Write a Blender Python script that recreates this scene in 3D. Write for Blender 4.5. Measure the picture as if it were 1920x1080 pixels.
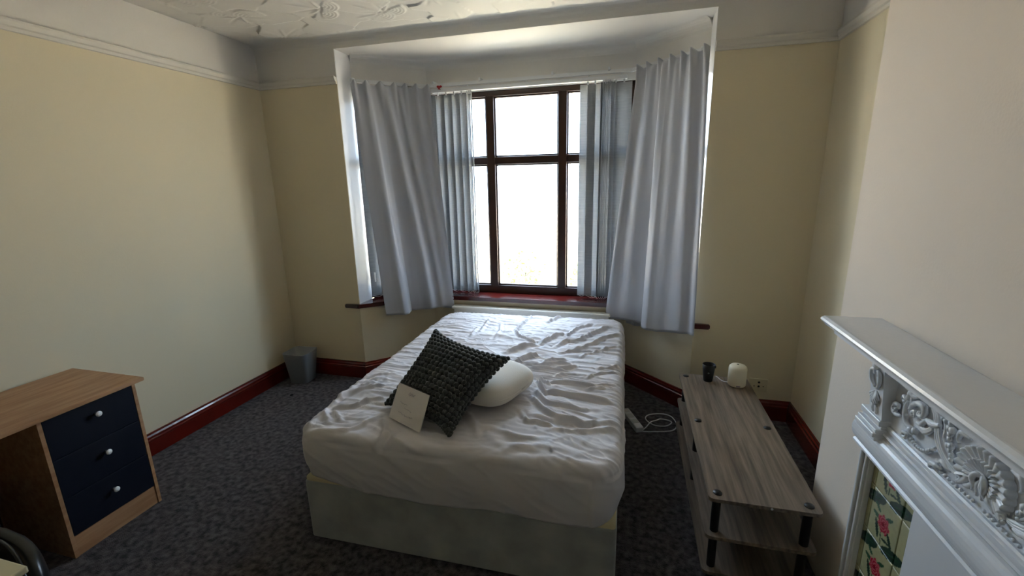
import bpy, bmesh, math, random
import numpy as np
from mathutils import Vector, Matrix
random.seed(7); rng = np.random.default_rng(7)
for o in list(bpy.data.objects): bpy.data.objects.remove(o)
S = bpy.context.scene; COL = S.collection

# ------------------------------------------------------------------ camera
YAW, PITCH, ROLL, FPX, CAMH = math.radians(15.05), math.radians(13.44), math.radians(-1.158), 834.08, 1.617
def cam_axes():
    cy, sy, cp, sp, cr, sr = math.cos(YAW), math.sin(YAW), math.cos(PITCH), math.sin(PITCH), math.cos(ROLL), math.sin(ROLL)
    f = Vector((-sy*cp, cy*cp, -sp)); r = Vector((cy, sy, 0)); u = r.cross(f)
    return cr*r+sr*u, -sr*r+cr*u, f
CR, CU, CF = cam_axes()
cd = bpy.data.cameras.new('camera'); cam = bpy.data.objects.new('camera', cd); COL.objects.link(cam)
cd.sensor_width = 36; cd.lens = FPX/1920*36; cd.clip_start = .02; cd.clip_end = 200
m = Matrix((CR, CU, -CF)).transposed().to_4x4(); m.translation = (0, 0, CAMH); cam.matrix_world = m
S.camera = cam
def ray(x, y): return CR*((x-960)/FPX) + CU*(-(y-540)/FPX) + CF          # photo pixel -> direction
def on_z(x, y, z): d = ray(x, y); return Vector((0, 0, CAMH)) + d*((z-CAMH)/d.z)
def on_x(x, y, X): d = ray(x, y); return Vector((0, 0, CAMH)) + d*(X/d.x)

# ------------------------------------------------------------------ world, sun, exposure
S.view_settings.view_transform = 'Standard'; S.view_settings.look = 'None'; S.view_settings.gamma = 1
S.view_settings.use_curve_mapping = False
S.view_settings.exposure = 0.85
w = bpy.data.worlds.new('sky'); S.world = w; w.use_nodes = True
bg = w.node_tree.nodes['Background']; bg.inputs[0].default_value = (.64, .81, 1.0, 1); bg.inputs[1].default_value = 9.0
sd = bpy.data.lights.new('sun', 'SUN'); sd.energy = 55; sd.angle = .01; sd.color = (1, .93, .80)
sun = bpy.data.objects.new('sun', sd); COL.objects.link(sun); sun.rotation_euler = (math.radians(42), 0, math.radians(12))
def portal(name, c, rot, sx, sy):
    l = bpy.data.lights.new(name, 'AREA'); l.shape = 'RECTANGLE'; l.size = sx; l.size_y = sy; l.cycles.is_portal = True
    o = bpy.data.objects.new(name, l); COL.objects.link(o); o.location = c; o.rotation_euler = rot
portal('window_portal', (-.85, 3.80, 1.5), (math.radians(-90), 0, 0), 1.75, 1.75)
portal('window_portal', (-1.97, 3.57, 1.5), (math.radians(-90), 0, math.radians(41)), .66, 1.75)
portal('window_portal', (.27, 3.57, 1.5), (math.radians(-90), 0, math.radians(-41)), .66, 1.75)

# ------------------------------------------------------------------ helpers
def lin(h):
    h = h.lstrip('#'); v = [int(h[i:i+2], 16)/255 for i in (0, 2, 4)]
    return tuple(c/12.92 if c <= .04045 else ((c+.055)/1.055)**2.4 for c in v)
def M(name, col, rough=.5, var=0, vscale=6, vstretch=(1, 1, 1), bump=0, bscale=60, bstretch=(1, 1, 1), spec=.5, metal=0, sheen=0, col2=None, coat=0, detail=4, trans=0, ramp=(.35, .65), coord='Object'):
    m = bpy.data.materials.new(name); m.use_nodes = True; nt = m.node_tree; N = nt.nodes; L = nt.links
    p = N['Principled BSDF']; col = lin(col) if isinstance(col, str) else col
    p.inputs['Base Color'].default_value = (*col, 1); p.inputs['Roughness'].default_value = rough
    p.inputs['Specular IOR Level'].default_value = spec; p.inputs['Metallic'].default_value = metal
    p.inputs['Sheen Weight'].default_value = sheen; p.inputs['Coat Weight'].default_value = coat
    tc = N.new('ShaderNodeTexCoord')
    def noise(scale, st, det):
        mp = N.new('ShaderNodeMapping'); mp.inputs['Scale'].default_value = st; L.new(tc.outputs[coord], mp.inputs[0])
        n = N.new('ShaderNodeTexNoise'); n.inputs['Scale'].default_value = scale; n.inputs['Detail'].default_value = det
        L.new(mp.outputs[0], n.inputs['Vector']); return n
    if var or col2:
        n = noise(vscale, vstretch, detail); r = N.new('ShaderNodeValToRGB')
        c2 = (lin(col2) if isinstance(col2, str) else col2) if col2 else tuple(c*(1-var) for c in col)
        r.color_ramp.elements[0].color = (*c2, 1); r.color_ramp.elements[1].color = (*col, 1)
        r.color_ramp.elements[0].position = ramp[0]; r.color_ramp.elements[1].position = ramp[1]
        L.new(n.outputs['Fac'], r.inputs[0]); L.new(r.outputs[0], p.inputs['Base Color'])
    if bump:
        n = noise(bscale, bstretch, 3); b = N.new('ShaderNodeBump'); b.inputs['Strength'].default_value = bump; b.inputs['Distance'].default_value = .01
        L.new(n.outputs['Fac'], b.inputs['Height']); L.new(b.outputs[0], p.inputs['Normal'])
    if trans:
        t = N.new('ShaderNodeBsdfTranslucent'); t.inputs[0].default_value = (*col, 1); mx = N.new('ShaderNodeMixShader'); mx.inputs[0].default_value = trans
        L.new(p.outputs[0], mx.inputs[1]); L.new(t.outputs[0], mx.inputs[2]); L.new(mx.outputs[0], N['Material Output'].inputs[0])
    return m
def wall_mat(name, low, high, split):
    m = M(name, low, .75, bump=.06, bscale=140); nt = m.node_tree; N = nt.nodes; L = nt.links; p = N['Principled BSDF']
    g = N.new('ShaderNodeNewGeometry'); s = N.new('ShaderNodeSeparateXYZ'); L.new(g.outputs['Position'], s.inputs[0])
    k = N.new('ShaderNodeMath'); k.operation = 'GREATER_THAN'; k.inputs[1].default_value = split; L.new(s.outputs[2], k.inputs[0])
    mx = N.new('ShaderNodeMix'); mx.data_type = 'RGBA'; L.new(k.outputs[0], mx.inputs[0])
    mx.inputs[6].default_value = (*lin(low), 1); mx.inputs[7].default_value = (*lin(high), 1); L.new(mx.outputs[2], p.inputs['Base Color'])
    return m
def glass_mat():
    m = bpy.data.materials.new('window_glass'); m.use_nodes = True; N = m.node_tree.nodes; L = m.node_tree.links; N.clear()
    o = N.new('ShaderNodeOutputMaterial'); t = N.new('ShaderNodeBsdfTransparent'); g = N.new('ShaderNodeBsdfGlossy'); g.inputs['Roughness'].default_value = .02
    x = N.new('ShaderNodeMixShader'); x.inputs[0].default_value = .05; L.new(t.outputs[0], x.inputs[1]); L.new(g.outputs[0], x.inputs[2]); L.new(x.outputs[0], o.inputs[0]); return m
def attr_mat(name, rough=.25):
    m = M(name, (1, 1, 1), rough); N = m.node_tree.nodes; a = N.new('ShaderNodeAttribute'); a.attribute_name = 'print'
    m.node_tree.links.new(a.outputs['Color'], N['Principled BSDF'].inputs['Base Color']); return m

def link(name, me, mat, parent=None, local=False):
    o = bpy.data.objects.new(name, me); COL.objects.link(o)
    if mat and not me.materials: me.materials.append(mat)
    if parent is not None:
        o.parent = parent
        if not local: o.matrix_parent_inverse = world_of(parent).inverted()
    return o
def world_of(o):
    mtx = o.matrix_basis.copy()
    if o.parent is not None: mtx = world_of(o.parent) @ o.matrix_parent_inverse @ mtx
    return mtx
def from_bm(name, bm, mat, parent=None, smooth=False, local=False):
    bmesh.ops.recalc_face_normals(bm, faces=bm.faces)
    me = bpy.data.meshes.new(name); bm.to_mesh(me); bm.free()
    if smooth: me.polygons.foreach_set('use_smooth', [True]*len(me.polygons))
    return link(name, me, mat, parent, local)
def from_pd(name, v, f, mat, parent=None, smooth=True, local=False):
    me = bpy.data.meshes.new(name); me.from_pydata([tuple(p) for p in v], [], [tuple(int(i) for i in q) for q in f]); me.update()
    if smooth: me.polygons.foreach_set('use_smooth', [True]*len(me.polygons))
    return link(name, me, mat, parent, local)
def tag(o, label, cat=None, group=None, kind=None):
    o['label'] = label
    if cat: o['category'] = cat
    if group: o['group'] = group
    if kind: o['kind'] = kind
    return o
def thing(name, loc, label, cat, rz=0, group=None):
    o = bpy.data.objects.new(name, None); COL.objects.link(o); o.location = loc; o.rotation_euler = (0, 0, rz); o.empty_display_size = .05
    return tag(o, label, cat, group)
def struct(o, label=None):
    o['kind'] = 'structure'
    if label: o['label'] = label
    return o
def a_box(bm, x0, x1, y0, y1, z0, z1, bev=0, seg=2, mtx=None):
    t = bmesh.new(); bmesh.ops.create_cube(t, size=1)
    bmesh.ops.scale(t, vec=(x1-x0, y1-y0, z1-z0), verts=t.verts); bmesh.ops.translate(t, vec=((x0+x1)/2, (y0+y1)/2, (z0+z1)/2), verts=t.verts)
    if bev: bmesh.ops.bevel(t, geom=t.edges[:], offset=bev, segments=seg, affect='EDGES', profile=.5)
    if mtx is not None: bmesh.ops.transform(t, matrix=mtx, verts=t.verts)
    me = bpy.data.meshes.new('t'); t.to_mesh(me); t.free(); bm.from_mesh(me); bpy.data.meshes.remove(me)
def box(name, x0, x1, y0, y1, z0, z1, mat, parent=None, bev=0, seg=2, mtx=None, local=False):
    bm = bmesh.new(); a_box(bm, x0, x1, y0, y1, z0, z1, bev, seg, mtx); return from_bm(name, bm, mat, parent, local=local)
def a_prism(bm, poly, z0, z1):
    a = [bm.verts.new((x, y, z0)) for x, y in poly]; b = [bm.verts.new((x, y, z1)) for x, y in poly]; n = len(poly)
    bm.faces.new(a[::-1]); bm.faces.new(b)
    for i in range(n): bm.faces.new((a[i], a[(i+1) % n], b[(i+1) % n], b[i]))
def prism(name, poly, z0, z1, mat, parent=None, bev=0):
    bm = bmesh.new(); a_prism(bm, poly, z0, z1)
    if bev: bmesh.ops.bevel(bm, geom=bm.edges[:], offset=bev, segments=2, affect='EDGES')
    return from_bm(name, bm, mat, parent)
def a_lathe(bm, prof, n=24, c=(0, 0, 0), mtx=None):
    rings = []
    for r, z in prof:
        if r < 1e-6: rings.append([bm.verts.new((c[0], c[1], c[2]+z))])
        else: rings.append([bm.verts.new((c[0]+r*math.cos(2*math.pi*i/n), c[1]+r*math.sin(2*math.pi*i/n), c[2]+z)) for i in range(n)])
    for A, B in zip(rings, rings[1:]):
        for i in range(n):
            j = (i+1) % n
            if len(A) == 1 and len(B) == 1: continue
            if len(A) == 1: bm.faces.new((A[0], B[i], B[j]))
            elif len(B) == 1: bm.faces.new((A[i], A[j], B[0]))
            else: bm.faces.new((A[i], A[j], B[j], B[i]))
    if mtx is not None: bmesh.ops.transform(bm, matrix=mtx, verts=[v for R in rings for v in R])
def lathe(name, prof, mat, parent=None, n=24, c=(0, 0, 0), mtx=None, smooth=True, local=False):
    bm = bmesh.new(); a_lathe(bm, prof, n, c, mtx); return from_bm(name, bm, mat, parent, smooth, local)
def smooth_path(pts, per=8):
    P = [Vector(p) for p in pts]; P = [2*P[0]-P[1]] + P + [2*P[-1]-P[-2]]; out = []
    for i in range(1, len(P)-2):
        for k in range(per):
            t = k/per; a, b, c, d = P[i-1:i+3]
            out.append(.5*((2*b)+(c-a)*t+(2*a-5*b+4*c-d)*t*t+(3*b-a-3*c+d)*t**3))
    out.append(P[-2]); return out
def a_tube(bm, pts, rad, n=8):
    P = [Vector(p) for p in pts]; k = len(P); rr = rad if hasattr(rad, '__len__') else [rad]*k
    if len(rr) != k: rr = np.interp(np.linspace(0, 1, k), np.linspace(0, 1, len(rr)), rr)
    t0 = (P[1]-P[0]).normalized(); ref = Vector((0, 0, 1)) if abs(t0.z) < .9 else Vector((1, 0, 0)); nrm = t0.cross(ref).normalized(); rings = []
    for i in range(k):
        t = (P[min(i+1, k-1)]-P[max(i-1, 0)]).normalized(); nrm = (nrm-t*nrm.dot(t)).normalized(); b = t.cross(nrm)
        rings.append([bm.verts.new(P[i]+(nrm*math.cos(2*math.pi*j/n)+b*math.sin(2*math.pi*j/n))*rr[i]) for j in range(n)])
    for A, B in zip(rings, rings[1:]):
        for j in range(n): bm.faces.new((A[j], A[(j+1) % n], B[(j+1) % n], B[j]))
    bm.faces.new(rings[0][::-1]); bm.faces.new(rings[-1])
def tube(name, pts, rad, mat, parent=None, n=8, local=False):
    bm = bmesh.new(); a_tube(bm, pts, rad, n); return from_bm(name, bm, mat, parent, True, local)
def a_ball(bm, c, r, sc=(1, 1, 1), sub=2, mtx=None):
    g = bmesh.ops.create_icosphere(bm, subdivisions=sub, radius=1)['verts']
    bmesh.ops.scale(bm, vec=(r*sc[0], r*sc[1], r*sc[2]), verts=g)
    if mtx is not None: bmesh.ops.transform(bm, matrix=mtx, verts=g)
    bmesh.ops.translate(bm, vec=c, verts=g)
def a_sweep(bm, path, prof):
    """path: xy points; prof: closed (d, z), d to the right of the walking direction"""
    n = len(path); rings = []; P = [Vector((p[0], p[1], 0)) for p in path]; D = [(P[i+1]-P[i]).normalized() for i in range(n-1)]
    R = [Vector((d.y, -d.x, 0)) for d in D]
    for i in range(n):
        if i == 0: mt = R[0]
        elif i == n-1: mt = R[-1]
        else: mt = (R[i-1]+R[i])/(1+R[i-1].dot(R[i]))
        rings.append([bm.verts.new((P[i].x+mt.x*d, P[i].y+mt.y*d, z)) for d, z in prof])
    q = len(prof)
    for A, B in zip(rings, rings[1:]):
        for j in range(q): bm.faces.new((A[j], A[(j+1) % q], B[(j+1) % q], B[j]))
    bm.faces.new(rings[0][::-1]); bm.faces.new(rings[-1])
def sweep(name, path, prof, mat, parent=None):
    bm = bmesh.new(); a_sweep(bm, path, prof); return from_bm(name, bm, mat, parent)
def vnoise(x, y, seed=0):
    x = np.asarray(x, float); y = np.asarray(y, float)
    xi = np.floor(x).astype(int); yi = np.floor(y).astype(int); fx = x-xi; fy = y-yi
    fx = fx*fx*fx*(fx*(fx*6-15)+10); fy = fy*fy*fy*(fy*(fy*6-15)+10)
    def h(a, b):
        n = (a*374761393 + b*668265263 + seed*974634777) & 0x7fffffff
        n = ((n ^ (n >> 13))*1274126177) & 0x7fffffff
        return ((n ^ (n >> 16)) & 0xffff)/65535.
    return (h(xi, yi)*(1-fx)+h(xi+1, yi)*fx)*(1-fy)+(h(xi, yi+1)*(1-fx)+h(xi+1, yi+1)*fx)*fy
def sstep(a, b, x): t = np.clip((x-a)/(b-a), 0, 1); return t*t*(3-2*t)
def grid_faces(nu, nv, wrap=False):
    i = np.arange(nu if wrap else nu-1); j = np.arange(nv-1); I, J = np.meshgrid(i, j, indexing='ij'); K = (I+1) % nu
    return np.stack([I*nv+J, K*nv+J, K*nv+J+1, I*nv+J+1], -1).reshape(-1, 4)

# ------------------------------------------------------------------ materials
CREAM = '#dcd1b5'; WHITE = '#dcd9d4'
m_wall = wall_mat('cream_wall_paint', CREAM, WHITE, 2.37)
m_bayw = wall_mat('bay_wall_paint', CREAM, WHITE, .64)
m_breast = M('pale_chimney_paint', '#e2d6c8', .7, bump=.06, bscale=120)
m_white = M('white_matt_paint', '#dedbd6', .7, bump=.05, bscale=90)
m_gloss = M('white_gloss_paint', '#e4e5e8', .28, bump=.04, bscale=40)
m_frost = M('white_mantel_paint', '#ebedf1', .26, bump=.05, bscale=60)
m_rail = M('picture_rail_paint', '#d2cec6', .45)
m_skirt = M('mahogany_gloss', '#6a180d', .24, col2='#521109', vscale=2, coat=.4)
m_sill = M('mahogany_sill_gloss', '#521511', .2, col2='#451110', vscale=3, coat=.5)
m_frame = M('dark_brown_window_frame', '#33190f', .35, var=.3, vscale=8)
m_glass = glass_mat()
m_carpet = M('charcoal_carpet', '#6b6366', .95, col2='#282325', vscale=34, detail=10, bump=.9, bscale=230, spec=.1, sheen=.15, ramp=(.36, .66))
m_curtain = M('silver_blue_satin', '#b4b6bd', .40, bump=.04, bscale=700, sheen=.4, trans=.14)
m_vane = M('grey_blue_slub_fabric', '#b2b4b6', .8, col2='#8f9499', vscale=10, vstretch=(.6, .6, 22), bump=.25, bscale=30, bstretch=(1, 1, 14), trans=.42, detail=6)
m_plastic = M('white_plastic', '#dedfe0', .35)
m_chain = M('white_beads', '#e8e8e8', .3)
m_red = M('red_fabric', '#a3131c', .6)
m_oak = M('beech_wood_laminate', '#c09670', .42, col2='#a87c57', vscale=5, vstretch=(8, .8, 8), detail=6, bump=.03, bscale=30)
m_navy = M('navy_drawer_laminate', '#0b1120', .4)
m_knob = M('white_knob', '#f2f2f2', .25)
m_black = M('black_plastic', '#0a0a0b', .4)
m_blackfab = M('black_leather', '#0b0d10', .32)
m_greywood = M('grey_washed_wood', '#8c7c6b', .5, col2='#5a4d41', vscale=4, vstretch=(16, .9, 16), detail=8, bump=.05, bscale=20, bstretch=(16, 1, 16), ramp=(.3, .72))
m_edge = M('grey_board_edge', '#6b635b', .55, var=.2, vscale=10)
m_sheet = M('white_cotton_sheet', '#cdc9cc', .7, bump=.05, bscale=500, sheen=.15)
m_base = M('pale_green_grey_suede', '#a6a7a3', .9, col2='#8e908d', vscale=7, sheen=.5, detail=5)
m_basetop = M('cream_mattress_ticking', '#cbbf9a', .85)
m_cush = M('dark_charcoal_knit', '#20231f', .85, sheen=.3, bump=.3, bscale=300)
m_bob = M('dark_charcoal_bobble', '#363a35', .75, var=.35, vscale=40, sheen=.35)
m_pillow = M('white_pillow_knit', '#e2ddd4', .85, bump=.15, bscale=260, sheen=.2)
m_card = M('white_card', '#d9d4d2', .6, var=.05, vscale=12)
m_ink = M('grey_ink', '#a3a0a8', .6)
m_bin = M('grey_plastic_bin', '#90969b', .4)
m_spk = M('cream_white_fabric', '#ded7c2', .6, bump=.1, bscale=400)
m_socket = M('ivory_socket_plastic', '#cfc6a8', .35)
m_dark = M('dark_hole', '#0c0a08', .6)
m_rad = M('white_radiator_enamel', '#dcdad2', .3)
m_tile = attr_mat('glazed_floral_tile', .18)
m_grout = M('dark_grout', '#26302a', .8)
m_ceil = M('white_textured_ceiling', '#dedbd5', .6)
m_fluff = M('dark_fluff', '#151214', .95)
m_cream = M('cream_laminate', '#d8cda8', .45)

# ------------------------------------------------------------------ the room
XL, YB, XR, ZC, XC = -2.84, 3.11, 1.085, 2.66, .80     # left wall, window wall, alcove wall, ceiling, chimney breast face
YN = -1.3                                              # wall behind the camera
A, AR = (-2.147, YB), (.442, YB)
Cc, CcR = (-1.68, 3.55), (-.02, 3.55)
A2, A2R = (-2.147, 3.30), (.442, 3.30)
B, BR = (-1.69, 3.68), (-.01, 3.68)
HEAD = 2.583; SILL = .655; WTOP = 2.335
struct(box('floor', XL-.1, XR+.1, YN-.1, 3.72, -.12, 0, m_carpet), 'dark charcoal fitted carpet')
struct(box('wall_left', XL-.12, XL, YN-.1, YB+.2, 0, ZC, m_wall))
struct(box('wall_near', XL, XR, YN-.12, YN, 0, ZC, m_wall))
struct(box('wall_right', XR, XR+.12, YN-.1, YB+.2, 0, ZC, m_wall))
struct(box('wall_chimney', XC, XR, .22, 1.92, 0, ZC, m_breast))
bm = bmesh.new(); a_box(bm, XL, A[0], YB, YB+.19, 0, ZC); a_box(bm, AR[0], XR, YB, YB+.19, 0, ZC)
struct(from_bm('wall_back', bm, m_wall))
# white-painted returns of the bay (thin skins on the reveals)
struct(box('trim_1', A[0]-.01, A[0]+.002, YB+.004, A2[1], SILL, HEAD, m_gloss)); struct(box('trim_2', AR[0]-.002, AR[0]+.01, YB+.004, A2R[1], SILL, HEAD, m_gloss))
def off(path, d):
    out = []; P = [Vector(p) for p in path]
    for i in range(len(P)):
        d0 = (P[i]-P[i-1]).normalized() if i else (P[1]-P[0]).normalized(); d1 = (P[i+1]-P[i]).normalized() if i < len(P)-1 else d0
        n0 = Vector((-d0.y, d0.x)); n1 = Vector((-d1.y, d1.x)); mt = (n0+n1)/(1+n0.dot(n1)); out.append(tuple(P[i]+mt*d))
    return out
dw = [A, Cc, CcR, AR]
struct(prism('wall_bay_lower', dw + [(AR[0]+.02, AR[1]+.22)] + off([B, BR], .14)[::-1] + [(A[0]-.02, A[1]+.22)], 0, SILL-.032, m_bayw), 'cream dwarf wall under bay window')
hd = [A2, B, BR, A2R]
struct(prism('wall_bay_upper', hd + off(hd, .14)[::-1], WTOP, HEAD, m_bayw), 'white wall over bay window')
struct(prism('ceiling_bay', [A, A2] + off(hd, .14) + [A2R, AR], HEAD, ZC+.1, m_white), 'white soffit of the bay')
sweep_r = .075
cove = [(0, HEAD-sweep_r)] + [(sweep_r*(1-math.cos(t)), HEAD-sweep_r+sweep_r*math.sin(t)) for t in np.linspace(.1, math.pi/2, 7)] + [(0, HEAD)]
struct(sweep('trim_3', hd, [(d-.001, z) for d, z in cove], m_white))
cv = [(0, ZC-.06)] + [(.06*(1-math.cos(t)), ZC-.06+.06*math.sin(t)) for t in np.linspace(.1, math.pi/2, 6)] + [(0, ZC)]
struct(sweep('trim_4', [(XL, YB), (XR, YB)], cv, m_white))
# embossed ceiling: relief built as geometry
def ceiling():
    x = np.arange(XL, XR+.001, .0075); y = np.arange(1.6, YB+.005, .0065); X, Y = np.meshgrid(x, y, indexing='ij')
    cell = .27; best = np.full(X.shape, 9.); g0 = np.zeros(X.shape); h = np.zeros(X.shape)
    wx = X + .05*(vnoise(X*4, Y*4, 3)-.5); wy = Y + .05*(vnoise(X*4, Y*4, 4)-.5)
    for i in range(int(XL/cell)-2, int(XR/cell)+3):
        for j in range(4, 14):
            r = np.random.default_rng(abs(i*1000+j+50000))
            cx, cy = (i+r.random()*.8+.1)*cell, (j+r.random()*.8+.1)*cell; ang = r.random()*6.28; sl = .025+.035*r.random()
            d = np.abs(wx-cx)*.9+np.abs(wy-cy)*1.1; mk = d < best; best[mk] = d[mk]
            g0[mk] = ((wx-cx)*math.cos(ang)+(wy-cy)*math.sin(ang))[mk]*sl
    h += g0
    for i in range(int(XL/.42)-1, int(XR/.42)+2):
        for j in range(3, 9):
            r = np.random.default_rng(abs(i*77+j*13+9000))
            cx, cy = (i+r.random()*.6)*.42, (j+r.random()*.6)*.42; ang = r.random()*6.28
            dx, dy = X-cx, Y-cy; rad = np.hypot(dx, dy); th = np.arctan2(dy, dx)
            dth = np.abs((th-ang+math.pi) % (2*math.pi)-math.pi)
            for k, (du, dv) in enumerate(((-.05, 0), (.05, 0))):                       # twin ribbed fans
                ex = dx-math.cos(ang+1.57)*du*1.2; ey = dy-math.sin(ang+1.57)*du*1.2
                rr = np.hypot(ex, ey); t2 = np.abs((np.arctan2(ey, ex)-ang+math.pi) % (2*math.pi)-math.pi)
                m_ = (sstep(.105, .095, rr)*sstep(1.5, 1.35, t2))
                h = h*(1-.8*m_) + m_*.0045*np.abs(np.sin(rr*math.pi/.021))
            for q in range(5):                                                     # radiating creases
                a2 = ang+1.75+q*.62+r.random()*.3; s = dx*math.cos(a2)+dy*math.sin(a2); pz = -dx*math.sin(a2)+dy*math.cos(a2); Ln = .14+.1*r.random()
                h += .0055*np.exp(-(pz/(.007+.02*np.clip(s, 0, 1)))**2)*sstep(0, .03, s)*sstep(Ln, Ln*.5, s)*(1 if q % 2 == 0 else -.7)
    edge = sstep(0, .05, X-XL)*sstep(0, .07, YB-.05-Y)
    Z = ZC - .012*edge - h*edge
    v = np.stack([X, Y, Z], -1).reshape(-1, 3); f = grid_faces(len(x), len(y))
    o = from_pd('ceiling_relief', v, f[:, ::-1], m_ceil); return o
cb = struct(box('ceiling', XL-.1, XR+.1, YN-.1, YB+.02, ZC+.002, ZC+.12, m_ceil), 'white ceiling with embossed fan and crease relief')
cr = ceiling(); cr.parent = cb
# mouldings
sk = [(0, 0), (.02, 0), (.02, .092), (.0235, .096), (.0235, .104), (.017, .110), (.016, .122), (.010, .132), (.009, .140), (0, .142)]
struct(sweep('baseboard_left', [(XL, YN), (XL, YB)], sk, m_skirt), 'dark red mahogany skirting along left wall')
struct(sweep('baseboard_back', [(XL, YB), A, Cc, CcR, AR, (XR, YB), (XR, 1.92)], sk, m_skirt), 'dark red mahogany skirting round the bay and alcove')
pr = [(0, 2.345), (.012, 2.347), (.014, 2.362), (.022, 2.368), (.03, 2.386), (.03, 2.397), (.022, 2.4), (.016, 2.394), (0, 2.392)]
struct(sweep('trim_5', [(XL, YN), (XL, YB), A], pr, m_rail), 'white picture rail'); struct(sweep('trim_6', [AR, (XR, YB), (XR, 1.92)], pr, m_rail), 'white picture rail')
# sill
sl = [(A[0]-.12, YB-.03), (A[0]+.012, YB-.03)]
ins = off([A, Cc, CcR, AR], -.035)
silp = [(A[0]-.125, YB), (A[0]-.125, YB-.028), (A[0]+.005, YB-.028), ins[1], ins[2], (AR[0]-.005, YB-.028), (AR[0]+.1, YB-.028), (AR[0]+.1, YB), AR, (AR[0], 3.34), off([B, BR], .1)[1], off([B, BR], .1)[0], (A[0], 3.34), A]
struct(prism('trim_7', silp, SILL-.034, SILL, m_sill, bev=.006), 'glossy mahogany window sill with horns')
# windows
def window(name, P0, P1, mull, bottom=.07, top=.045, stile=.05):
    P0 = Vector(P0); P1 = Vector(P1); L = (P1-P0).length; d = (P1-P0)/L
    mtx = Matrix.Translation((P0.x, P0.y, 0)) @ Matrix.Rotation(math.atan2(d.y, d.x), 4, 'Z')
    root = bpy.data.objects.new(name, None); COL.objects.link(root); root.location = (P0.x, P0.y, SILL); struct(root)
    bm = bmesh.new(); z0, z1 = SILL-.002, WTOP+.002
    a_box(bm, -.01, L+.01, .02, .09, z0, z0+bottom, .006, 2, mtx); a_box(bm, -.01, L+.01, .02, .09, z1-top, z1, .006, 2, mtx)
    a_box(bm, -.01, stile, .02, .09, z0, z1, .006, 2, mtx); a_box(bm, L-stile, L+.01, .02, .09, z0, z1, .006, 2, mtx)
    from_bm('window_frame', bm, m_frame, root)
    for s in mull: box('mullion', s-.036, s+.036, .018, .088, z0+bottom-.01, z1-top+.01, m_frame, root, .008, 2, mtx)
    tz = 1.79; xs = [stile]+[q for s in mull for q in (s-.034, s+.034)]+[L-stile]
    for k in range(0, len(xs), 2):
        box('transom', xs[k]-.003, xs[k+1]+.003, .02, .086, tz-.031, tz+.031, m_frame, root, .008, 2, mtx)
        for (a, b) in ((z0+bottom, tz-.03), (tz+.03, z1-top)):
            box('pane', xs[k]-.005, xs[k+1]+.005, .050, .055, a-.005, b+.005, m_glass, root, mtx=mtx)
            bm = bmesh.new(); q = .012
            for (u0, u1, v0, v1) in ((xs[k], xs[k+1], a, a+q), (xs[k], xs[k+1], b-q, b), (xs[k], xs[k]+q, a, b), (xs[k+1]-q, xs[k+1], a, b)): a_box(bm, u0, u1, .036, .066, v0, v1, .003, 1, mtx)
            from_bm('glazing_bead', bm, m_frame, root)
    return root
window('window_1', B, BR, [.535, 1.135]); window('window_2', A2, B, []); window('window_3', BR, A2R, [])

# ------------------------------------------------------------------ outside
m_pave = M('sunlit_paving', '#d8cdb8', .9, var=.2, vscale=3); m_leaf = M('shrub_leaf', '#8a9a58', .6, var=.4, vscale=12); m_brick = M('pale_garden_wall', '#c9b9a2', .85, var=.25, vscale=8)
struct(box('ground_outside', -30, 30, 3.9, 40, -.75, -.55, m_pave)); struct(box('wall_garden', -14, 14, 8.0, 8.2, -.6, .25, m_brick))
def shrub(loc, r, hgt, seed):
    rr = np.random.default_rng(seed); root = thing('garden_shrub', loc, 'leafy green shrub growing in front of the garden wall outside', 'shrub', group='shrubs outside the bay window')
    tube('stem', [(0, 0, 0), (.02, 0, hgt*.4), (0, .03, hgt*.7)], [.025, .015, .008], m_frame, root, local=True)
    v = []; f = []
    for k in range(420):
        p = rr.normal(size=3); p /= np.linalg.norm(p); p *= rr.random()**.35; c = np.array([p[0]*r, p[1]*r, hgt*.55+p[2]*hgt*.5]); a = rr.normal(size=3); a /= np.linalg.norm(a); b = np.cross(a, rr.normal(size=3)); b /= np.linalg.norm(b)
        n = len(v); v += [c-a*.06, c+b*.028, c+a*.06, c-b*.028]; f.append((n, n+1, n+2, n+3))
    o = from_pd('foliage', v, f, m_leaf, root, False, True); o['kind'] = 'stuff'
for k, (x, y, r, hh) in enumerate([(-1.75, 7.4, .42, 1.0), (-.75, 7.5, .38, .75), (.35, 7.3, .42, 1.1)]): shrub((x, y, -.55), r, hh, k)

# ------------------------------------------------------------------ radiator
rd = thing('radiator', (-.80, 3.48, .12), 'white panel radiator under the bay window behind the bed', 'radiator')
bm = bmesh.new(); a_box(bm, -1.46, -.14, 3.455, 3.52, .12, .565, .01)
from_bm('panel', bm, m_rad, rd)
for i in range(33):
    x = -1.44+i*.04; o = box('rib', x, x+.02, 3.445, 3.458, .16, .53, m_rad, rd, .004)
box('top_grille', -1.47, -.13, 3.447, 3.53, .556, .578, m_rad, rd, .005)
for x in (-1.2, -.4): box('bracket', x-.02, x+.02, 3.51, 3.549, .2, .5, m_rad, rd)

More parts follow.
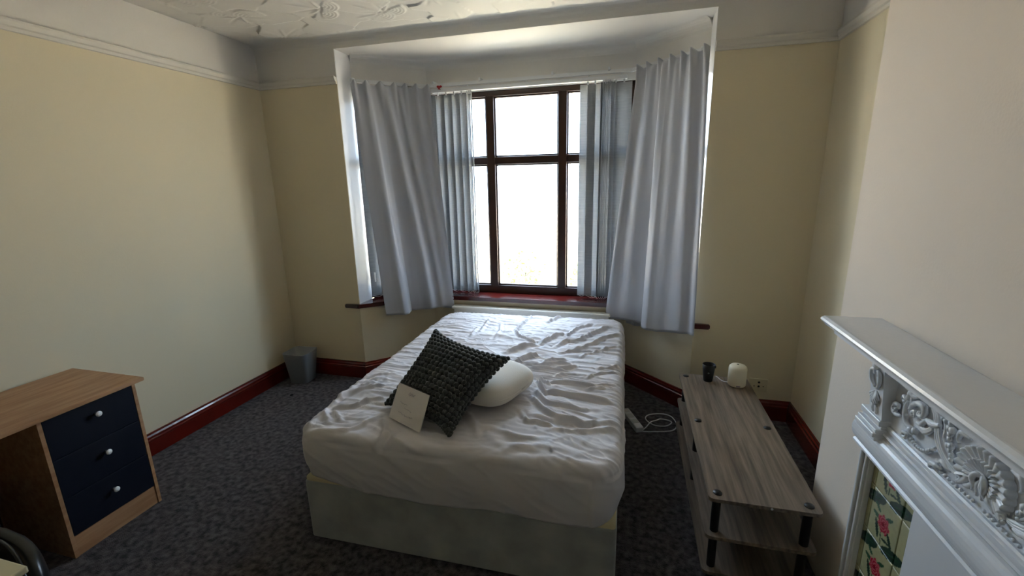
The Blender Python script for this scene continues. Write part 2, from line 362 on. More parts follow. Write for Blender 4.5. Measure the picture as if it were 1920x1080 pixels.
# ------------------------------------------------------------------ curtain rail, blinds, curtains
rl = thing('curtain_rail', (-.85, 3.62, 2.38), 'white curtain track following the three sides of the bay', 'curtain rail')
tp = off([(A2[0]+.012, A2[1]-.02), B, BR, (A2R[0]-.012, A2R[1]-.02)], -.055)
bm = bmesh.new(); a_sweep(bm, tp, [(-.010, 2.378), (.010, 2.378), (.010, 2.402), (-.010, 2.402)]); from_bm('track', bm, m_plastic, rl)
for (x, y) in (( -1.60, 3.645), (-1.2, 3.65), (-.62, 3.65), (-.2, 3.65)): box('bracket', x-.008, x+.008, 3.60, 3.685, 2.396, 2.42, m_plastic, rl, .002)
for i in range(7):
    x = -1.55+i*.24; lathe('glider', [(0, 0), (.005, .002), (.005, .012), (0, .014)], m_plastic, rl, 8, (x, 3.625, 2.366))
for p in (tp[0], tp[-1]): lathe('end_stop', [(0, -.02), (.016, -.018), (.02, 0), (.016, .018), (0, .02)], m_plastic, rl, 14, (p[0], p[1], 2.39))
rf = thing('red_ribbon', (-1.548, 3.612, 2.36), 'small red ribbon bow tied to the curtain track', 'ribbon')
bm = bmesh.new()
for s in (-1, 1): a_ball(bm, (-1.548+s*.011, 3.612, 2.378), .012, (1, .5, .8), 2)
a_ball(bm, (-1.548, 3.609, 2.376), .006); from_bm('bow', bm, m_red, rf, True)
bm = bmesh.new(); a_tube(bm, [(-1.548, 3.61, 2.374), (-1.540, 3.606, 2.352)], [.005, .004]); a_tube(bm, [(-1.548, 3.61, 2.374), (-1.556, 3.606, 2.356)], [.005, .004]); from_bm('tails', bm, m_red, rf, True)

def vane_mesh(wd, z0, z1):
    n = 7; v = []; f = []
    for side in (0, 1):
        for i in range(n):
            t = i/(n-1)-.5; c = .006*(1-4*t*t)
            for z in (z0, z0+.012, z1): v.append((t*wd, c+(.0016 if side else 0), z))
    for i in range(n-1):
        for k in (0, 1):
            a = i*3+k; b = (i+1)*3+k; f.append((a, b, b+1, a+1)); f.append((n*3+a, n*3+a+1, n*3+b+1, n*3+b))
    for i in range(n-1):
        f.append((i*3, n*3+i*3, n*3+i*3+3, i*3+3)); f.append((i*3+2, i*3+5, n*3+i*3+5, n*3+i*3+2))
    for i in (0, n-1):
        for k in (0, 1): f.append((i*3+k, i*3+k+1, n*3+i*3+k+1, n*3+i*3+k))
    me = bpy.data.meshes.new('vane'); me.from_pydata(v, [], f); me.materials.append(m_vane); return me
def blind(label, vanes, base, rz, rail):
    """vanes: (s, angle) along the local x axis"""
    root = thing('vertical_blind', base, label, 'blind', rz)
    if rail: box('headrail', rail[0], rail[1], -.018, .022, 2.337-base[2], 2.364-base[2], m_plastic, root, .003, local=True)
    me = vane_mesh(.118, .676-base[2], 2.318-base[2]); ends = []
    for s, a in vanes:
        o = bpy.data.objects.new('vane', me); COL.objects.link(o); o.parent = root; o.location = (s, 0, 0); o.rotation_euler = (0, 0, math.radians(a))
        box('hanger', s-.006, s+.006, -.004, .004, 2.314-base[2], 2.340-base[2], m_plastic, root, local=True)
        ca = math.cos(math.radians(a))*.05; sa = math.sin(math.radians(a))*.05; ends.append((s-ca, -sa, s+ca, sa))
    bm = bmesh.new()
    for p, q in zip(ends, ends[1:]):
        if abs(q[0]-p[0]) > .3: continue
        for k in (0, 2):
            a = Vector((p[k], p[k+1], .684-base[2])); b = Vector((q[k], q[k+1], .684-base[2])); mid = (a+b)/2-Vector((0, 0, .016))
            a_tube(bm, smooth_path([a, mid, b], 4), .0018, 5)
    from_bm('bead_chain', bm, m_chain, root, True, True)['kind'] = 'stuff'
blind('grey blue vertical blind drawn apart to both sides of the central window', [(.02, -14), (.095, -16), (.165, -18), (.235, -22), (.30, -30), (.345, -62), (.362, -64), (.379, -66),
    (1.315, -4), (1.37, -10), (1.43, 76), (1.447, 78), (1.464, 80), (1.481, 78), (1.498, 76), (1.52, 60), (1.58, -6)], (-1.67, 3.640, .66), 0, (.04, 1.60))
sp = math.atan2(B[1]-A2[1], B[0]-A2[0])
blind('grey blue vertical blind on the angled pane beside the white reveal', [(.06, 14), (.14, 16), (.22, 16), (.30, 18), (.40, 20), (.48, 20)], (A2[0]+.005, A2[1]-.008, .66), sp, (.04, .54))
blind('grey blue vertical blind on the angled pane hidden behind the wider curtain', [(.10, -14), (.19, -16), (.27, -16), (.35, -18)], (BR[0]+.006, BR[1]-.022, .66), -sp, (.04, .54))
lathe_o = box('cord_weight', -2.118, -2.104, 3.30, 3.325, .80, .885, m_plastic, None, .004); tag(lathe_o, 'small white blind cord weight hanging against the reveal', 'cord weight')

def curtain(name, label, top, bot, left, right, nf, ph, side, hem, mid=None, parent=None):
    """top/bot: (u,x,y,z) polylines; folds pushed along the room-side normal"""
    nu, nv = 260, 110; u = np.linspace(0, 1, nu); v = np.linspace(0, 1, nv)
    def pl(P):
        P = np.array(P); return np.stack([np.interp(u, P[:, 0], P[:, k]) for k in (1, 2, 3)], -1)
    T = pl(top); Bm = pl(bot); V = v[None, :, None]
    bl = V**1.15
    Q = T[:, None, :]*(1-bl)+Bm[:, None, :]*bl
    if mid is not None: Q = Q + (4*V*(1-V))*np.array(mid)
    d = np.gradient(Q, axis=0); d[..., 2] = 0; d /= np.linalg.norm(d, axis=-1, keepdims=True)+1e-9
    n = np.stack([d[..., 1], -d[..., 0], 0*d[..., 0]], -1)
    U, W = np.meshgrid(u, v, indexing='ij')
    fold = np.zeros(U.shape)
    for (ut, ub, wt, wb, at, ab, skew) in nf:
        k = sstep(0, 1, W)*.4+W*.6; uc = ut+(ub-ut)*k; w_ = wt+(wb-wt)*W; e = (U-uc)/w_; e = np.where(e > 0, e*skew, e/skew)
        fold += (at+(ab-at)*W)*np.exp(-e*e)
    fold += .010*(vnoise(U*5, W*2.2, int(ph*100))-.5)+.004*(vnoise(U*13, W*5, 7)-.5)
    fr = .5-.5*np.cos(2*np.pi*(U*6.5+.2+.12*np.sin(9*U))); top_k = np.exp(-W/.035)
    pinch = (fr**3)*.034*np.exp(-W/.075)
    Q = Q + n*(fold*(1-.6*top_k)+pinch)[..., None]
    Q[..., 2] += top_k*(.028*(fr**2)-.010)
    Q[..., 2] += (W**10)*np.interp(U, np.linspace(0, 1, len(hem)), hem)
    vv = Q.reshape(-1, 3); f = grid_faces(nu, nv)
    if parent is not None:
        o = from_pd(name, vv, f, m_curtain, parent); md = o.modifiers.new('thick', 'SOLIDIFY'); md.thickness = .002; md.offset = 0; return o
    root = thing(name, tuple(vv[:, :3].mean(0)*np.array([1, 1, 0])+np.array([0, 0, vv[:, 2].min()])), label, 'curtain')
    o = from_pd('cloth', vv, f, m_curtain, root); md = o.modifiers.new('thick', 'SOLIDIFY'); md.thickness = .003; md.offset = 0
    # hem band
    hv = []; 
    k0 = int(nv*.972)
    return root, Q
cl, Q1 = curtain('curtain', 'silver grey curtain hanging on the side of the bay by the waste bin', [(0, -2.105, 3.215, 2.372), (1, -1.625, 3.60, 2.372)],
    [(0, -1.965, 3.20, .545), (.28, -1.85, 3.30, .54), (.34, -1.815, 3.36, .552), (1, -1.49, 3.545, .545)], 0, 0, [(.05, .10, .06, .16, .012, .02, 1), (.20, .29, .05, .06, .022, .045, 1.7), (.42, .66, .05, .09, .025, .035, 1.3), (.58, .83, .04, .06, .02, .022, .8), (.78, .97, .05, .07, .02, .03, 1.2), (.95, 1.04, .04, .05, .015, .02, 1)], .15, 1, [0, 0, -.005, .005, .01, 0])
cr_, Q2 = curtain('curtain', 'wider silver grey curtain hanging on the side of the bay by the low shelf unit', [(0, .005, 3.56, 2.385), (1, .425, 3.145, 2.385)],
    [(0, -.155, 3.53, .535), (.42, .13, 3.36, .55), (.5, .17, 3.27, .55), (1, .455, 3.02, .602)], 0, 0, [(.04, .02, .05, .07, .02, .035, 1), (.24, .20, .05, .10, .02, .012, 1), (.42, .47, .05, .07, .028, .050, .55), (.60, .66, .05, .12, .02, .022, 1), (.80, .84, .05, .08, .02, .025, 1.3), (.98, .99, .04, .05, .02, .03, 1)], .55, 1, [0, .005, 0, -.01, 0, 0])
# loose lining hanging behind the wider curtain
curtain('lining', None, [(0, .05, 3.565, 2.36), (1, .30, 3.32, 2.36)], [(0, -.005, 3.50, .505), (.5, .09, 3.42, .50), (1, .28, 3.27, .58)], 0, 0, [(.3, .3, .1, .12, .01, .015, 1), (.7, .7, .1, .12, .01, .015, 1)], .3, 1, [0, .01, 0], parent=cr_)

# ------------------------------------------------------------------ bed
BX0, BX1, BY0, BY1 = -1.388, -.004, 1.458, 3.35
BROT = Matrix.Translation((BX0, BY0, 0)) @ Matrix.Rotation(math.radians(.9), 4, 'Z') @ Matrix.Translation((-BX0, -BY0, 0))
bb = thing('divan_bed_base', ((BX0+BX1)/2, (BY0+BY1)/2, 0), 'pale grey green suede divan bed base standing on the carpet', 'bed base')
for (x, y) in ((BX0+.1, BY0+.1), (BX1-.1, BY0+.1), (BX0+.1, BY1-.1), (BX1-.1, BY1-.1)): lathe('foot', [(0, 0), (.022, 0), (.024, .012), (.018, .03), (0, .03)], m_black, bb, 14, (x, y, 0))
box('upholstered_box', BX0, BX1, BY0, BY1, .012, .318, m_base, bb, .012, 3, BROT)
box('ticking_top', BX0+.004, BX1-.004, BY0+.004, BY1-.004, .305, .338, m_basetop, bb, .012, 3, BROT)
BROTI = BROT.inverted()
MZ = .572
STROKES = []   # (polyline xy in bed space, amplitude, width)
def st(crop, pts, a=.012, wd=.013):
    x0, y0, k = crop; P = [BROTI @ on_z(x0+px/k, y0+py/k, MZ) for px, py in pts]; STROKES.append((np.array([(p.x, p.y) for p in smooth_path(P, 4)]), a*1.3, wd*.9))
c1 = (860, 580, 4.909)
for p, a, wd in [([(440, 400), (560, 360), (720, 325)], .018, .018), ([(500, 500), (640, 440), (740, 420)], .018, .018), ([(760, 310), (900, 240), (980, 235)], .016, .015), ([(890, 340), (1000, 290), (1100, 290), (1250, 220), (1380, 170), (1520, 190)], .016, .015), ([(940, 400), (1100, 370), (1300, 290), (1400, 260), (1500, 240)], .014, .013), ([(980, 250), (1100, 180), (1220, 140)], .012, .012), ([(520, 190), (560, 250), (640, 285), (720, 315)], .012, .010), ([(530, 190), (620, 110), (680, 65)], .012, .012), ([(780, 490), (880, 465), (1000, 470)], .013, .012), ([(580, 510), (750, 515), (900, 510), (1020, 500)], .012, .01), ([(660, 540), (800, 545), (1000, 575)], .012, .010), ([(880, 545), (1020, 545), (1100, 530)], .011, .009), ([(820, 670), (950, 680), (1090, 700), (1250, 720), (1430, 695)], .013, .012), ([(800, 750), (950, 780), (1060, 800), (1250, 830), (1450, 880)], .017, .013), ([(720, 740), (780, 830), (900, 880), (1160, 920)], .016, .012), ([(680, 800), (740, 880), (830, 960), (960, 1020), (1180, 1065)], .017, .013), ([(590, 1030), (750, 1050), (870, 1075)], .012, .012), ([(570, 940), (600, 1000), (620, 1030)], .012, .010), ([(750, 640), (840, 700)], .014, .007), ([(740, 690), (800, 770)], .014, .007), ([(720, 660), (780, 740)], .010, .006), ([(1190, 745), (1300, 740), (1440, 720)], .009, .009), ([(880, 620), (980, 600), (1100, 610)], .007, .01), ([(200, 200), (260, 120), (300, 90)], .008, .012), ([(110, 250), (180, 160)], .008, .012), ([(330, 280), (380, 200), (390, 120)], .008, .012), ([(830, 120), (900, 80), (950, 70)], .012, .012), ([(1280, 560), (1380, 550), (1480, 530)], .009, .009), ([(1180, 640), (1300, 600), (1460, 590)], .008, .009), ([(1130, 440), (1300, 380), (1500, 330)], .008, .010)]: st(c1, p, a, wd)
c2 = (550, 700, 3.857)
for p, a, wd in [([(260, 235), (400, 150), (560, 110), (680, 90)], .012, .011), ([(330, 185), (450, 120), (620, 60)], .012, .011), ([(400, 135), (500, 80), (640, 30)], .011, .011), ([(450, 90), (560, 40), (680, 10)], .011, .01), ([(300, 240), (430, 240), (530, 205), (680, 180)], .013, .013), ([(150, 400), (300, 410), (420, 400), (600, 330)], .009, .011), ([(160, 470), (300, 475), (440, 490), (560, 560)], .008, .012), ([(290, 270), (350, 340)], .008, .01), ([(640, 340), (660, 400), (640, 460)], .009, .01), ([(520, 560), (600, 480), (720, 420)], .012, .013), ([(600, 560), (660, 500), (740, 440)], .009, .01), ([(240, 250), (230, 300), (260, 350)], .010, .012), ([(110, 370), (180, 320), (240, 280)], .008, .012)]: st(c2, p, a, wd)
c3 = (860, 760, 3.857)
for p, a, wd in [([(60, 150), (200, 170), (420, 230), (600, 250)], .008, .015), ([(500, 60), (700, 110), (900, 130), (1100, 120)], .009, .014), ([(650, 170), (850, 190), (1150, 160)], .008, .014), ([(60, 60), (110, 130), (130, 220)], .010, .015), ([(300, 330), (450, 290), (640, 310)], .007, .02)]: st(c3, p, a, wd)
def sheet():
    cx, cy = (BX0+BX1)/2-.010, (BY0+BY1)/2; a, b, rc = (BX1-BX0)/2+.020, (BY1-BY0)/2+.006, .11
    # rounded-rectangle outline by equal angle-free arc length
    N = 980; pts = []
    seg = [(a-rc, -b, 1, 0), ]
    def outline():
        out = []; L = []
        arcs = [(a-rc, -b+rc, -90), (a-rc, b-rc, 0), (-a+rc, b-rc, 90), (-a+rc, -b+rc, 180)]
        for x, y, s in arcs:
            for k in range(41):
                t = math.radians(s+90*k/40); out.append((x+rc*math.cos(t), y+rc*math.sin(t)))
        out.append(out[0]); O = np.array(out); dl = np.hypot(*np.diff(O, axis=0).T); cum = np.concatenate([[0], np.cumsum(dl)])
        s = np.linspace(0, cum[-1], N, endpoint=False); return np.stack([np.interp(s, cum, O[:, 0]), np.interp(s, cum, O[:, 1])], -1)
    O = outline(); nrm = np.roll(O, -1, 0)-np.roll(O, 1, 0); nrm = np.stack([nrm[:, 1], -nrm[:, 0]], -1); nrm /= np.linalg.norm(nrm, axis=1)[:, None]
    er = .045                                    # edge rounding
    inner = O-nrm*er
    rows = []; kinds = []
    sc = np.concatenate([np.linspace(0.004, 1, 118)])
    for s in sc: rows.append((inner*s, np.full(N, MZ), 0))
    for t in np.linspace(0, math.pi/2, 9)[1:]: rows.append((inner+nrm*er*math.sin(t), np.full(N, MZ-er*(1-math.cos(t))), t/(math.pi/2)))
    # hem: lower at the front right, lifting at the front left corner
    ang = np.arctan2(O[:, 1]/b, O[:, 0]/a); X = O[:, 0]; Yy = O[:, 1]
    front = sstep(-b*.80, -b*.98, Yy)
    hf = np.interp((X+a)/(2*a), [0, .05, .10, .2, .43, .65, .8, .93, .97, 1], [.348, .345, .336, .306, .297, .312, .309, .314, .33, .35])
    hem = hf*front+(.335+.014*np.sin(Yy*7))*(1-front)
    hem += .035*np.exp(-((X-a)**2+(Yy+b-.10)**2)/.09**2)
    zt = MZ-er
    for k, t in enumerate(np.linspace(0, 1, 26)[1:]):
        bulge = .010*math.sin(math.pi*min(1, t*1.05))-.008*t
        rows.append((O+nrm*bulge, zt+(hem-zt)*t, 1+t))
    rows.append((O+nrm*(-.028), hem+.004, 2.2))
    V = []
    for k, (p, z, kd) in enumerate(rows):
        px, py = p[:, 0]+cx, p[:, 1]+cy; h = np.zeros(N)
        if kd <= 1:
            for P, am, wd in STROKES:
                mn = P.min(0)-.1; mx = P.max(0)+.1; idx = np.where((px > mn[0]) & (px < mx[0]) & (py > mn[1]) & (py < mx[1]))[0]
                if len(idx) == 0: continue
                q = np.stack([px[idx], py[idx]], -1); best = np.full(len(idx), 9.); sg = np.zeros(len(idx)); tt = np.zeros(len(idx)); n_ = len(P)-1
                for i in range(n_):
                    d = P[i+1]-P[i]; l2 = d@d+1e-12; t = np.clip(((q-P[i])@d)/l2, 0, 1); pr_ = P[i]+t[:, None]*d; e = q-pr_; dist = np.hypot(e[:, 0], e[:, 1])
                    s_ = np.sign(d[0]*e[:, 1]-d[1]*e[:, 0])*np.sign(d[0]+1e-9); mk = dist < best; best[mk] = dist[mk]; sg[mk] = s_[mk]; tt[mk] = (i+t[mk])/n_
                wv = np.where(sg > 0, wd*1.5, wd*.75)
                h[idx] += am*np.exp(-(best/wv)**2)*(sstep(0, .12, tt)*sstep(1, .85, tt)*.8+.2) - am*.25*np.exp(-((best-wd*2)/wd)**2)
            wx = px+.10*(vnoise(px*3, py*3, 11)-.5); wy = py+.10*(vnoise(px*2.6, py*2.6, 12)-.5)+.12*px
            for (fx, fy, sd_, am) in ((2.2, 19, 21, .009), (4.5, 34, 22, .0070), (9, 60, 23, .0030)):
                nn = vnoise(wx*fx, wy*fy, sd_); h += am*((1-np.abs(2*nn-1))**2.2-.35)
            nn = vnoise((wx+wy)*7, (wx-wy)*12, 31); h += .004*((1-np.abs(2*nn-1))**3-.2)
            h += .010*(vnoise(px*3, py*3, 41)-.5)
            fade = 1-.55*kd; h *= fade
            if kd == 0: 
                V.append(np.stack([px, py, z+h], -1))
            else:
                t = kd*math.pi/2; V.append(np.stack([px+nrm[:, 0]*h*math.sin(t), py+nrm[:, 1]*h*math.sin(t), z+h*math.cos(t)], -1))
        else:
            arc = np.arange(N)/N*(2*(a+b)*2)
            wv = .006*((1-np.abs(2*vnoise(arc*7, z*5+arc*1.2, 51)-1))**2)+.010*(vnoise(arc*3.5, z*3, 52)-.5)+.004*((1-np.abs(2*vnoise(arc*11+z*20, z*9-arc*3, 53)-1))**3)
            V.append(np.stack([px+nrm[:, 0]*wv, py+nrm[:, 1]*wv, z], -1))
    V = np.array(V); nr = len(V); Vt = np.transpose(V, (1, 0, 2)).reshape(-1, 3)
    Vt = np.array([tuple(BROT @ Vector(p)) for p in Vt])
    f = grid_faces(N, nr, True); cap = [[i*nr for i in range(N)]]
    return Vt, [tuple(q) for q in f] + [tuple(c) for c in cap], (hem, O+np.array([cx, cy]))
mt = thing('mattress', ((BX0+BX1)/2, (BY0+BY1)/2, .335), 'double mattress in a crumpled white fitted sheet on the divan base', 'mattress')
V_, F_, _ = sheet(); from_pd('fitted_sheet', V_, F_, m_sheet, mt)
box('mattress_core', BX0+.012, BX1-.012, BY0+.012, BY1-.012, .338, .52, m_basetop, mt, .04, 3, BROT)

# ------------------------------------------------------------------ pillow, cushion, card
pw = thing('pillow', (-.775, 2.025, .575), 'smooth white foam pillow lying under the dark bobbled cushion', 'pillow', math.radians(-19))
def pillow_mesh():
    nu, nv = 72, 36; L, Wd, Hh = .31, .200, .064; v = []
    for i in range(nu):
        t = 2*math.pi*i/nu
        for j in range(nv):
            q = -math.pi/2+math.pi*j/(nv-1)
            ct, stt = math.cos(t), math.sin(t); e = .45
            x = L*math.copysign(abs(ct)**e, ct); y = Wd*math.copysign(abs(stt)**e, stt)
            cq = abs(math.cos(q))**.42; sq = math.copysign(abs(math.sin(q))**.8, q)
            wave = .012*math.cos(y/Wd*math.pi)
            v.append((x*cq, y*cq, Hh+sq*(Hh-.0)+(wave-.008)*(sq > 0)*cq*0+(.006*math.sin(7*x+3*y))*max(0, sq)*.5))
    return v, grid_faces(nu, nv, True)
v, f = pillow_mesh(); from_pd('cover', v, f, m_pillow, pw, local=True)
bm = bmesh.new(); a_tube(bm, [(.31*math.copysign(abs(math.cos(t))**.45, math.cos(t))*1.0, .195*math.copysign(abs(math.sin(t))**.45, math.sin(t))*1.0, .060) for t in np.linspace(0, 2*math.pi, 120)], .003, 6); from_bm('seam', bm, m_pillow, pw, True, True)

cT, cR2, cB, cL = [np.array(p) for p in ((-.990, 2.085, .855), (-.520, 1.885, .812), (-.690, 1.525, .590), (-1.105, 1.715, .592))]
cen = (cT+cR2+cB+cL)/4; e1 = (cR2-cT+cB-cL)/2; e2 = (cL-cT+cB-cR2)/2; nn = np.cross(e2, e1); nn /= np.linalg.norm(nn)
if nn[2] < 0: nn = -nn
def cush(u, v, side):
    """u,v in [-1,1]"""
    U = (u+1)/2; W = (v+1)/2; p = cT*(1-U)*(1-W)+cR2*U*(1-W)+cL*(1-U)*W+cB*U*W
    pu = .035*(1-v*v)*0; 
    k = ((1-u*u)*(1-v*v)); ex = -.045*u*(1-v*v)*abs(u)**3; ey = -.045*v*(1-u*u)*abs(v)**3
    p = p + e1/np.linalg.norm(e1)*ex + e2/np.linalg.norm(e2)*ey
    return p + nn*side*((.062 if side > 0 else .040)*k**.55+.010*(1-max(abs(u), abs(v))**6))
cu = thing('cushion', tuple(cB), 'dark charcoal cushion covered in knitted bobbles leaning on the white pillow', 'cushion')
n = 41; g = np.linspace(-1, 1, n); v = [cush(a, b, s) for s in (1, -1) for a in g for b in g]; f = grid_faces(n, n); f2 = f[:, ::-1]+n*n
from_pd('cover', v, np.concatenate([f, f2]), m_cush, cu)
def bob_mesh():
    bm = bmesh.new(); a_ball(bm, (0, 0, 0), 1, (1, 1, .85), 1); me = bpy.data.meshes.new('bobble'); bm.to_mesh(me); bm.free()
    me.polygons.foreach_set('use_smooth', [True]*len(me.polygons)); me.materials.append(m_bob); return me
bme = bob_mesh(); NB = 17
stuff = bmesh.new()
def bob_frame(a, b, side):
    h = .01; p = cush(a, b, side); du = cush(min(a+h, 1), b, side)-cush(max(a-h, -1), b, side); dv = cush(a, min(b+h, 1), side)-cush(a, max(b-h, -1), side)
    z = np.cross(dv, du); z /= np.linalg.norm(z)+1e-9
    if z@nn*side < 0: z = -z
    x = du/np.linalg.norm(du); y = np.cross(z, x); su = np.linalg.norm(du)/(2*h)/NB; sv = np.linalg.norm(dv)/(2*h)/NB
    su = min(max(su, .010), .0165); sv = min(max(sv, .010), .0165)
    return Matrix(((x[0]*su*1.02, y[0]*sv*1.02, z[0]*.0125, p[0]+z[0]*.003), (x[1]*su*1.02, y[1]*sv*1.02, z[1]*.0125, p[1]+z[1]*.003), (x[2]*su*1.02, y[2]*sv*1.02, z[2]*.0125, p[2]+z[2]*.003), (0, 0, 0, 1)))
for i in range(NB):
    for j in range(NB):
        a, b = -1+(2*i+1)/NB, -1+(2*j+1)/NB
        o = bpy.data.objects.new('bobble', bme); COL.objects.link(o); o.parent = cu; o.matrix_parent_inverse = world_of(cu).inverted(); o.matrix_basis = bob_frame(a*.985, b*.985, 1)
        mtx = bob_frame(a*.985, b*.985, -1); a_ball(stuff, (0, 0, 0), 1, (1, 1, .85), 1, mtx)
for k in range(NB*2):                                   # bobbles along the seam
    t = -1+(k+.5)/NB
    for a, b in ((t, -1), (t, 1), (-1, t), (1, t)): a_ball(stuff, tuple(cush(a*.99, b*.99, 1)), .0095, (1, 1, 1), 1)
so = from_bm('bobble_backing', stuff, m_bob, cu, True); so['kind'] = 'stuff'

kb0, kb1 = Vector((-1.022, 1.632, .580)), Vector((-.826, 1.542, .580)); kt0 = Vector((-1.012, 1.728, .704)); ex = kb1-kb0; ey = kt0-kb0
cdn = ex.cross(ey).normalized(); cdn = cdn if cdn.y < 0 else -cdn
kb0 = kb0+cdn*.016; kb1 = kb1+cdn*.016
kd = thing('greeting_card', tuple(kb0), 'folded white greeting card with faint grey writing leaning on the cushion', 'card')
def card_leaf(name, shift, open_):
    o4 = [kb0+shift, kb1+shift, kb1+ey+shift*open_, kb0+ey+shift*open_]; bm = bmesh.new()
    F0 = [bm.verts.new(p) for p in o4]; F1 = [bm.verts.new(p-cdn*.0012) for p in o4]; bm.faces.new(F0); bm.faces.new(F1[::-1])
    for i in range(4): bm.faces.new((F0[i], F0[(i+1) % 4], F1[(i+1) % 4], F1[i]))
    return from_bm(name, bm, m_card, kd)
card_leaf('front_leaf', Vector((0, 0, 0)), 0); card_leaf('back_leaf', Vector((0, .008, 0)), .4)
bm = bmesh.new()
def scrib(u0, u1, v, amp, n):
    r = np.random.default_rng(int(abs(u0*1000+v*77))); pts = []
    for k in range(n):
        u = u0+(u1-u0)*k/(n-1); q = kb0+ex*u+ey*(v+amp*(r.random()-.5)-(u-u0)*.02)+cdn*.0008; pts.append(q)
    a_tube(bm, pts, .0009, 4)
scrib(.42, .60, .84, .07, 12); scrib(.40, .56, .80, .05, 9); scrib(.22, .45, .52, .05, 14); scrib(.38, .62, .40, .05, 14); scrib(.25, .70, .24, .06, 26)
wr = from_bm('handwriting', bm, m_ink, kd)

# ------------------------------------------------------------------ waste bin
bn = thing('waste_bin', (-2.655, 2.945, 0), 'grey plastic waste bin with rounded square rim in the corner of the room', 'waste bin', math.radians(4))
def rsq(hx, hy, r, z, n=6):
    out = []
    for cx, cy, s in ((hx-r, -hy+r, -90), (hx-r, hy-r, 0), (-hx+r, hy-r, 90), (-hx+r, -hy+r, 180)):
        for k in range(n+1): t = math.radians(s+90*k/n); out.append((cx+r*math.cos(t), cy+r*math.sin(t), z))
    return out
rings = [rsq(.072, .072, .03, 0), rsq(.078, .078, .032, .004), rsq(.108, .100, .036, .262), rsq(.110, .102, .037, .266), rsq(.107, .099, .036, .267), rsq(.104, .096, .035, .262), rsq(.075, .075, .03, .008)]
nb = len(rings[0]); v = [p for i in range(nb) for p in [r[i] for r in rings]]; f = [tuple(q) for q in grid_faces(nb, len(rings), True)]+[tuple(i*len(rings) for i in range(nb))[::-1], tuple(i*len(rings)+len(rings)-1 for i in range(nb))]
from_pd('bucket', v, f, m_bin, bn, local=True)
fl = tag(lathe('fluff', [(0, 0), (.014, .001), (.011, .006), (0, .008)], m_fluff, None, 9, (-2.552, 2.681, 0), Matrix.Diagonal((1, 1, 1, 1))), 'small dark fluff lying on the carpet near the waste bin', 'fluff')

# ------------------------------------------------------------------ desk
dk = thing('desk', (-2.58, .9, 0), 'beech effect desk with three dark navy drawers against the left wall', 'desk')
DX = -2.36
prism('desktop', [(XL+.026, 1.515), (DX+.045, 1.512), (DX+.045, .28), (XL+.026, .28)], .690, .708, m_oak, dk, .002)
box('side_panel', XL+.03, DX, 1.478, 1.494, 0, .690, m_oak, dk, .001); box('side_panel', XL+.03, DX, 1.103, 1.119, 0, .690, m_oak, dk, .001); box('side_panel', XL+.03, DX, .30, .316, 0, .690, m_oak, dk, .001)
box('plinth', DX-.02, DX-.004, 1.119, 1.478, 0, .10, m_oak, dk); box('back_panel', XL+.06, XL+.072, .316, 1.103, .25, .690, m_oak, dk); box('pedestal_back', XL+.03, XL+.04, 1.119, 1.478, .02, .690, m_oak, dk)
for k, (z0, z1, ky, kz) in enumerate(((.104, .290, 1.305, .214), (.293, .482, 1.312, .412), (.485, .672, 1.311, .611))):
    dr = box('drawer', DX-.016, DX-.001, 1.1205, 1.4765, z0, z1, m_navy, dk, .0015)
    mx = Matrix.Translation((DX-.001, ky, kz)) @ Matrix.Rotation(math.radians(90), 4, 'Y')
    lathe('knob', [(0, 0), (.006, 0), (.005, .012), (.012, .016), (.0135, .019), (.0125, .022), (0, .0225)], m_knob, dr, 18, mtx=mx)
bx = thing('storage_box', (-2.50, .72, 0), 'black lidded box standing in the kneehole under the desk', 'box')
box('body', -2.66, -2.335, .50, .915, 0, .39, m_black, bx, .01); box('lid', -2.665, -2.33, .495, .92, .385, .425, m_black, bx, .008)

# ------------------------------------------------------------------ chair and cream table at the desk
ch = thing('chair', (-1.80, .48, 0), 'low black upholstered chair with rounded back beside the desk', 'chair')
def back_pad():
    nx, nz = 40, 24; v = []
    for i in range(nx):
        t = 2*math.pi*i/nx; ct, s_ = math.cos(t), math.sin(t); px = math.copysign(abs(ct)**.55, ct); pz = math.copysign(abs(s_)**.55, s_)
        for j in range(nz):
            q = -math.pi/2+math.pi*j/(nz-1); c = abs(math.cos(q))**.5; d = math.copysign(abs(math.sin(q))**.8, q)
            x = px*c; v.append((-1.825+x*.265, .705+d*.030-.06*(x*x), .462+pz*c*.155))
    return v, grid_faces(nx, nz, True)
v, f = back_pad(); from_pd('backrest', v, f, m_blackfab, ch)
bm = bmesh.new(); a_tube(bm, [(-1.825+math.copysign(abs(math.cos(t))**.55, math.cos(t))*.262, .680-.06*(abs(math.cos(t))**1.1), .462+math.copysign(abs(math.sin(t))**.55, math.sin(t))*.152) for t in np.linspace(0, 2*math.pi, 90)], .005, 8); from_bm('piping', bm, m_blackfab, ch, True)
box('seat', -2.01, -1.60, .26, .70, .36, .43, m_blackfab, ch, .03, 4)
for x in (-1.98, -1.63):
    for y in (.29, .66): lathe('leg', [(0, 0), (.012, 0), (.018, .37), (0, .37)], m_black, ch, 12, (x, y, 0))
tb = thing('side_table', (-1.48, .29, 0), 'narrow cream topped table beside the black chair', 'table')
box('tabletop', -1.585, -1.372, .02, .556, .722, .74, m_cream, tb, .004, 2)
for x in (-1.56, -1.40):
    for y in (.05, .525): box('leg', x-.016, x+.016, y-.016, y+.016, 0, .724, m_cream, tb, .003)

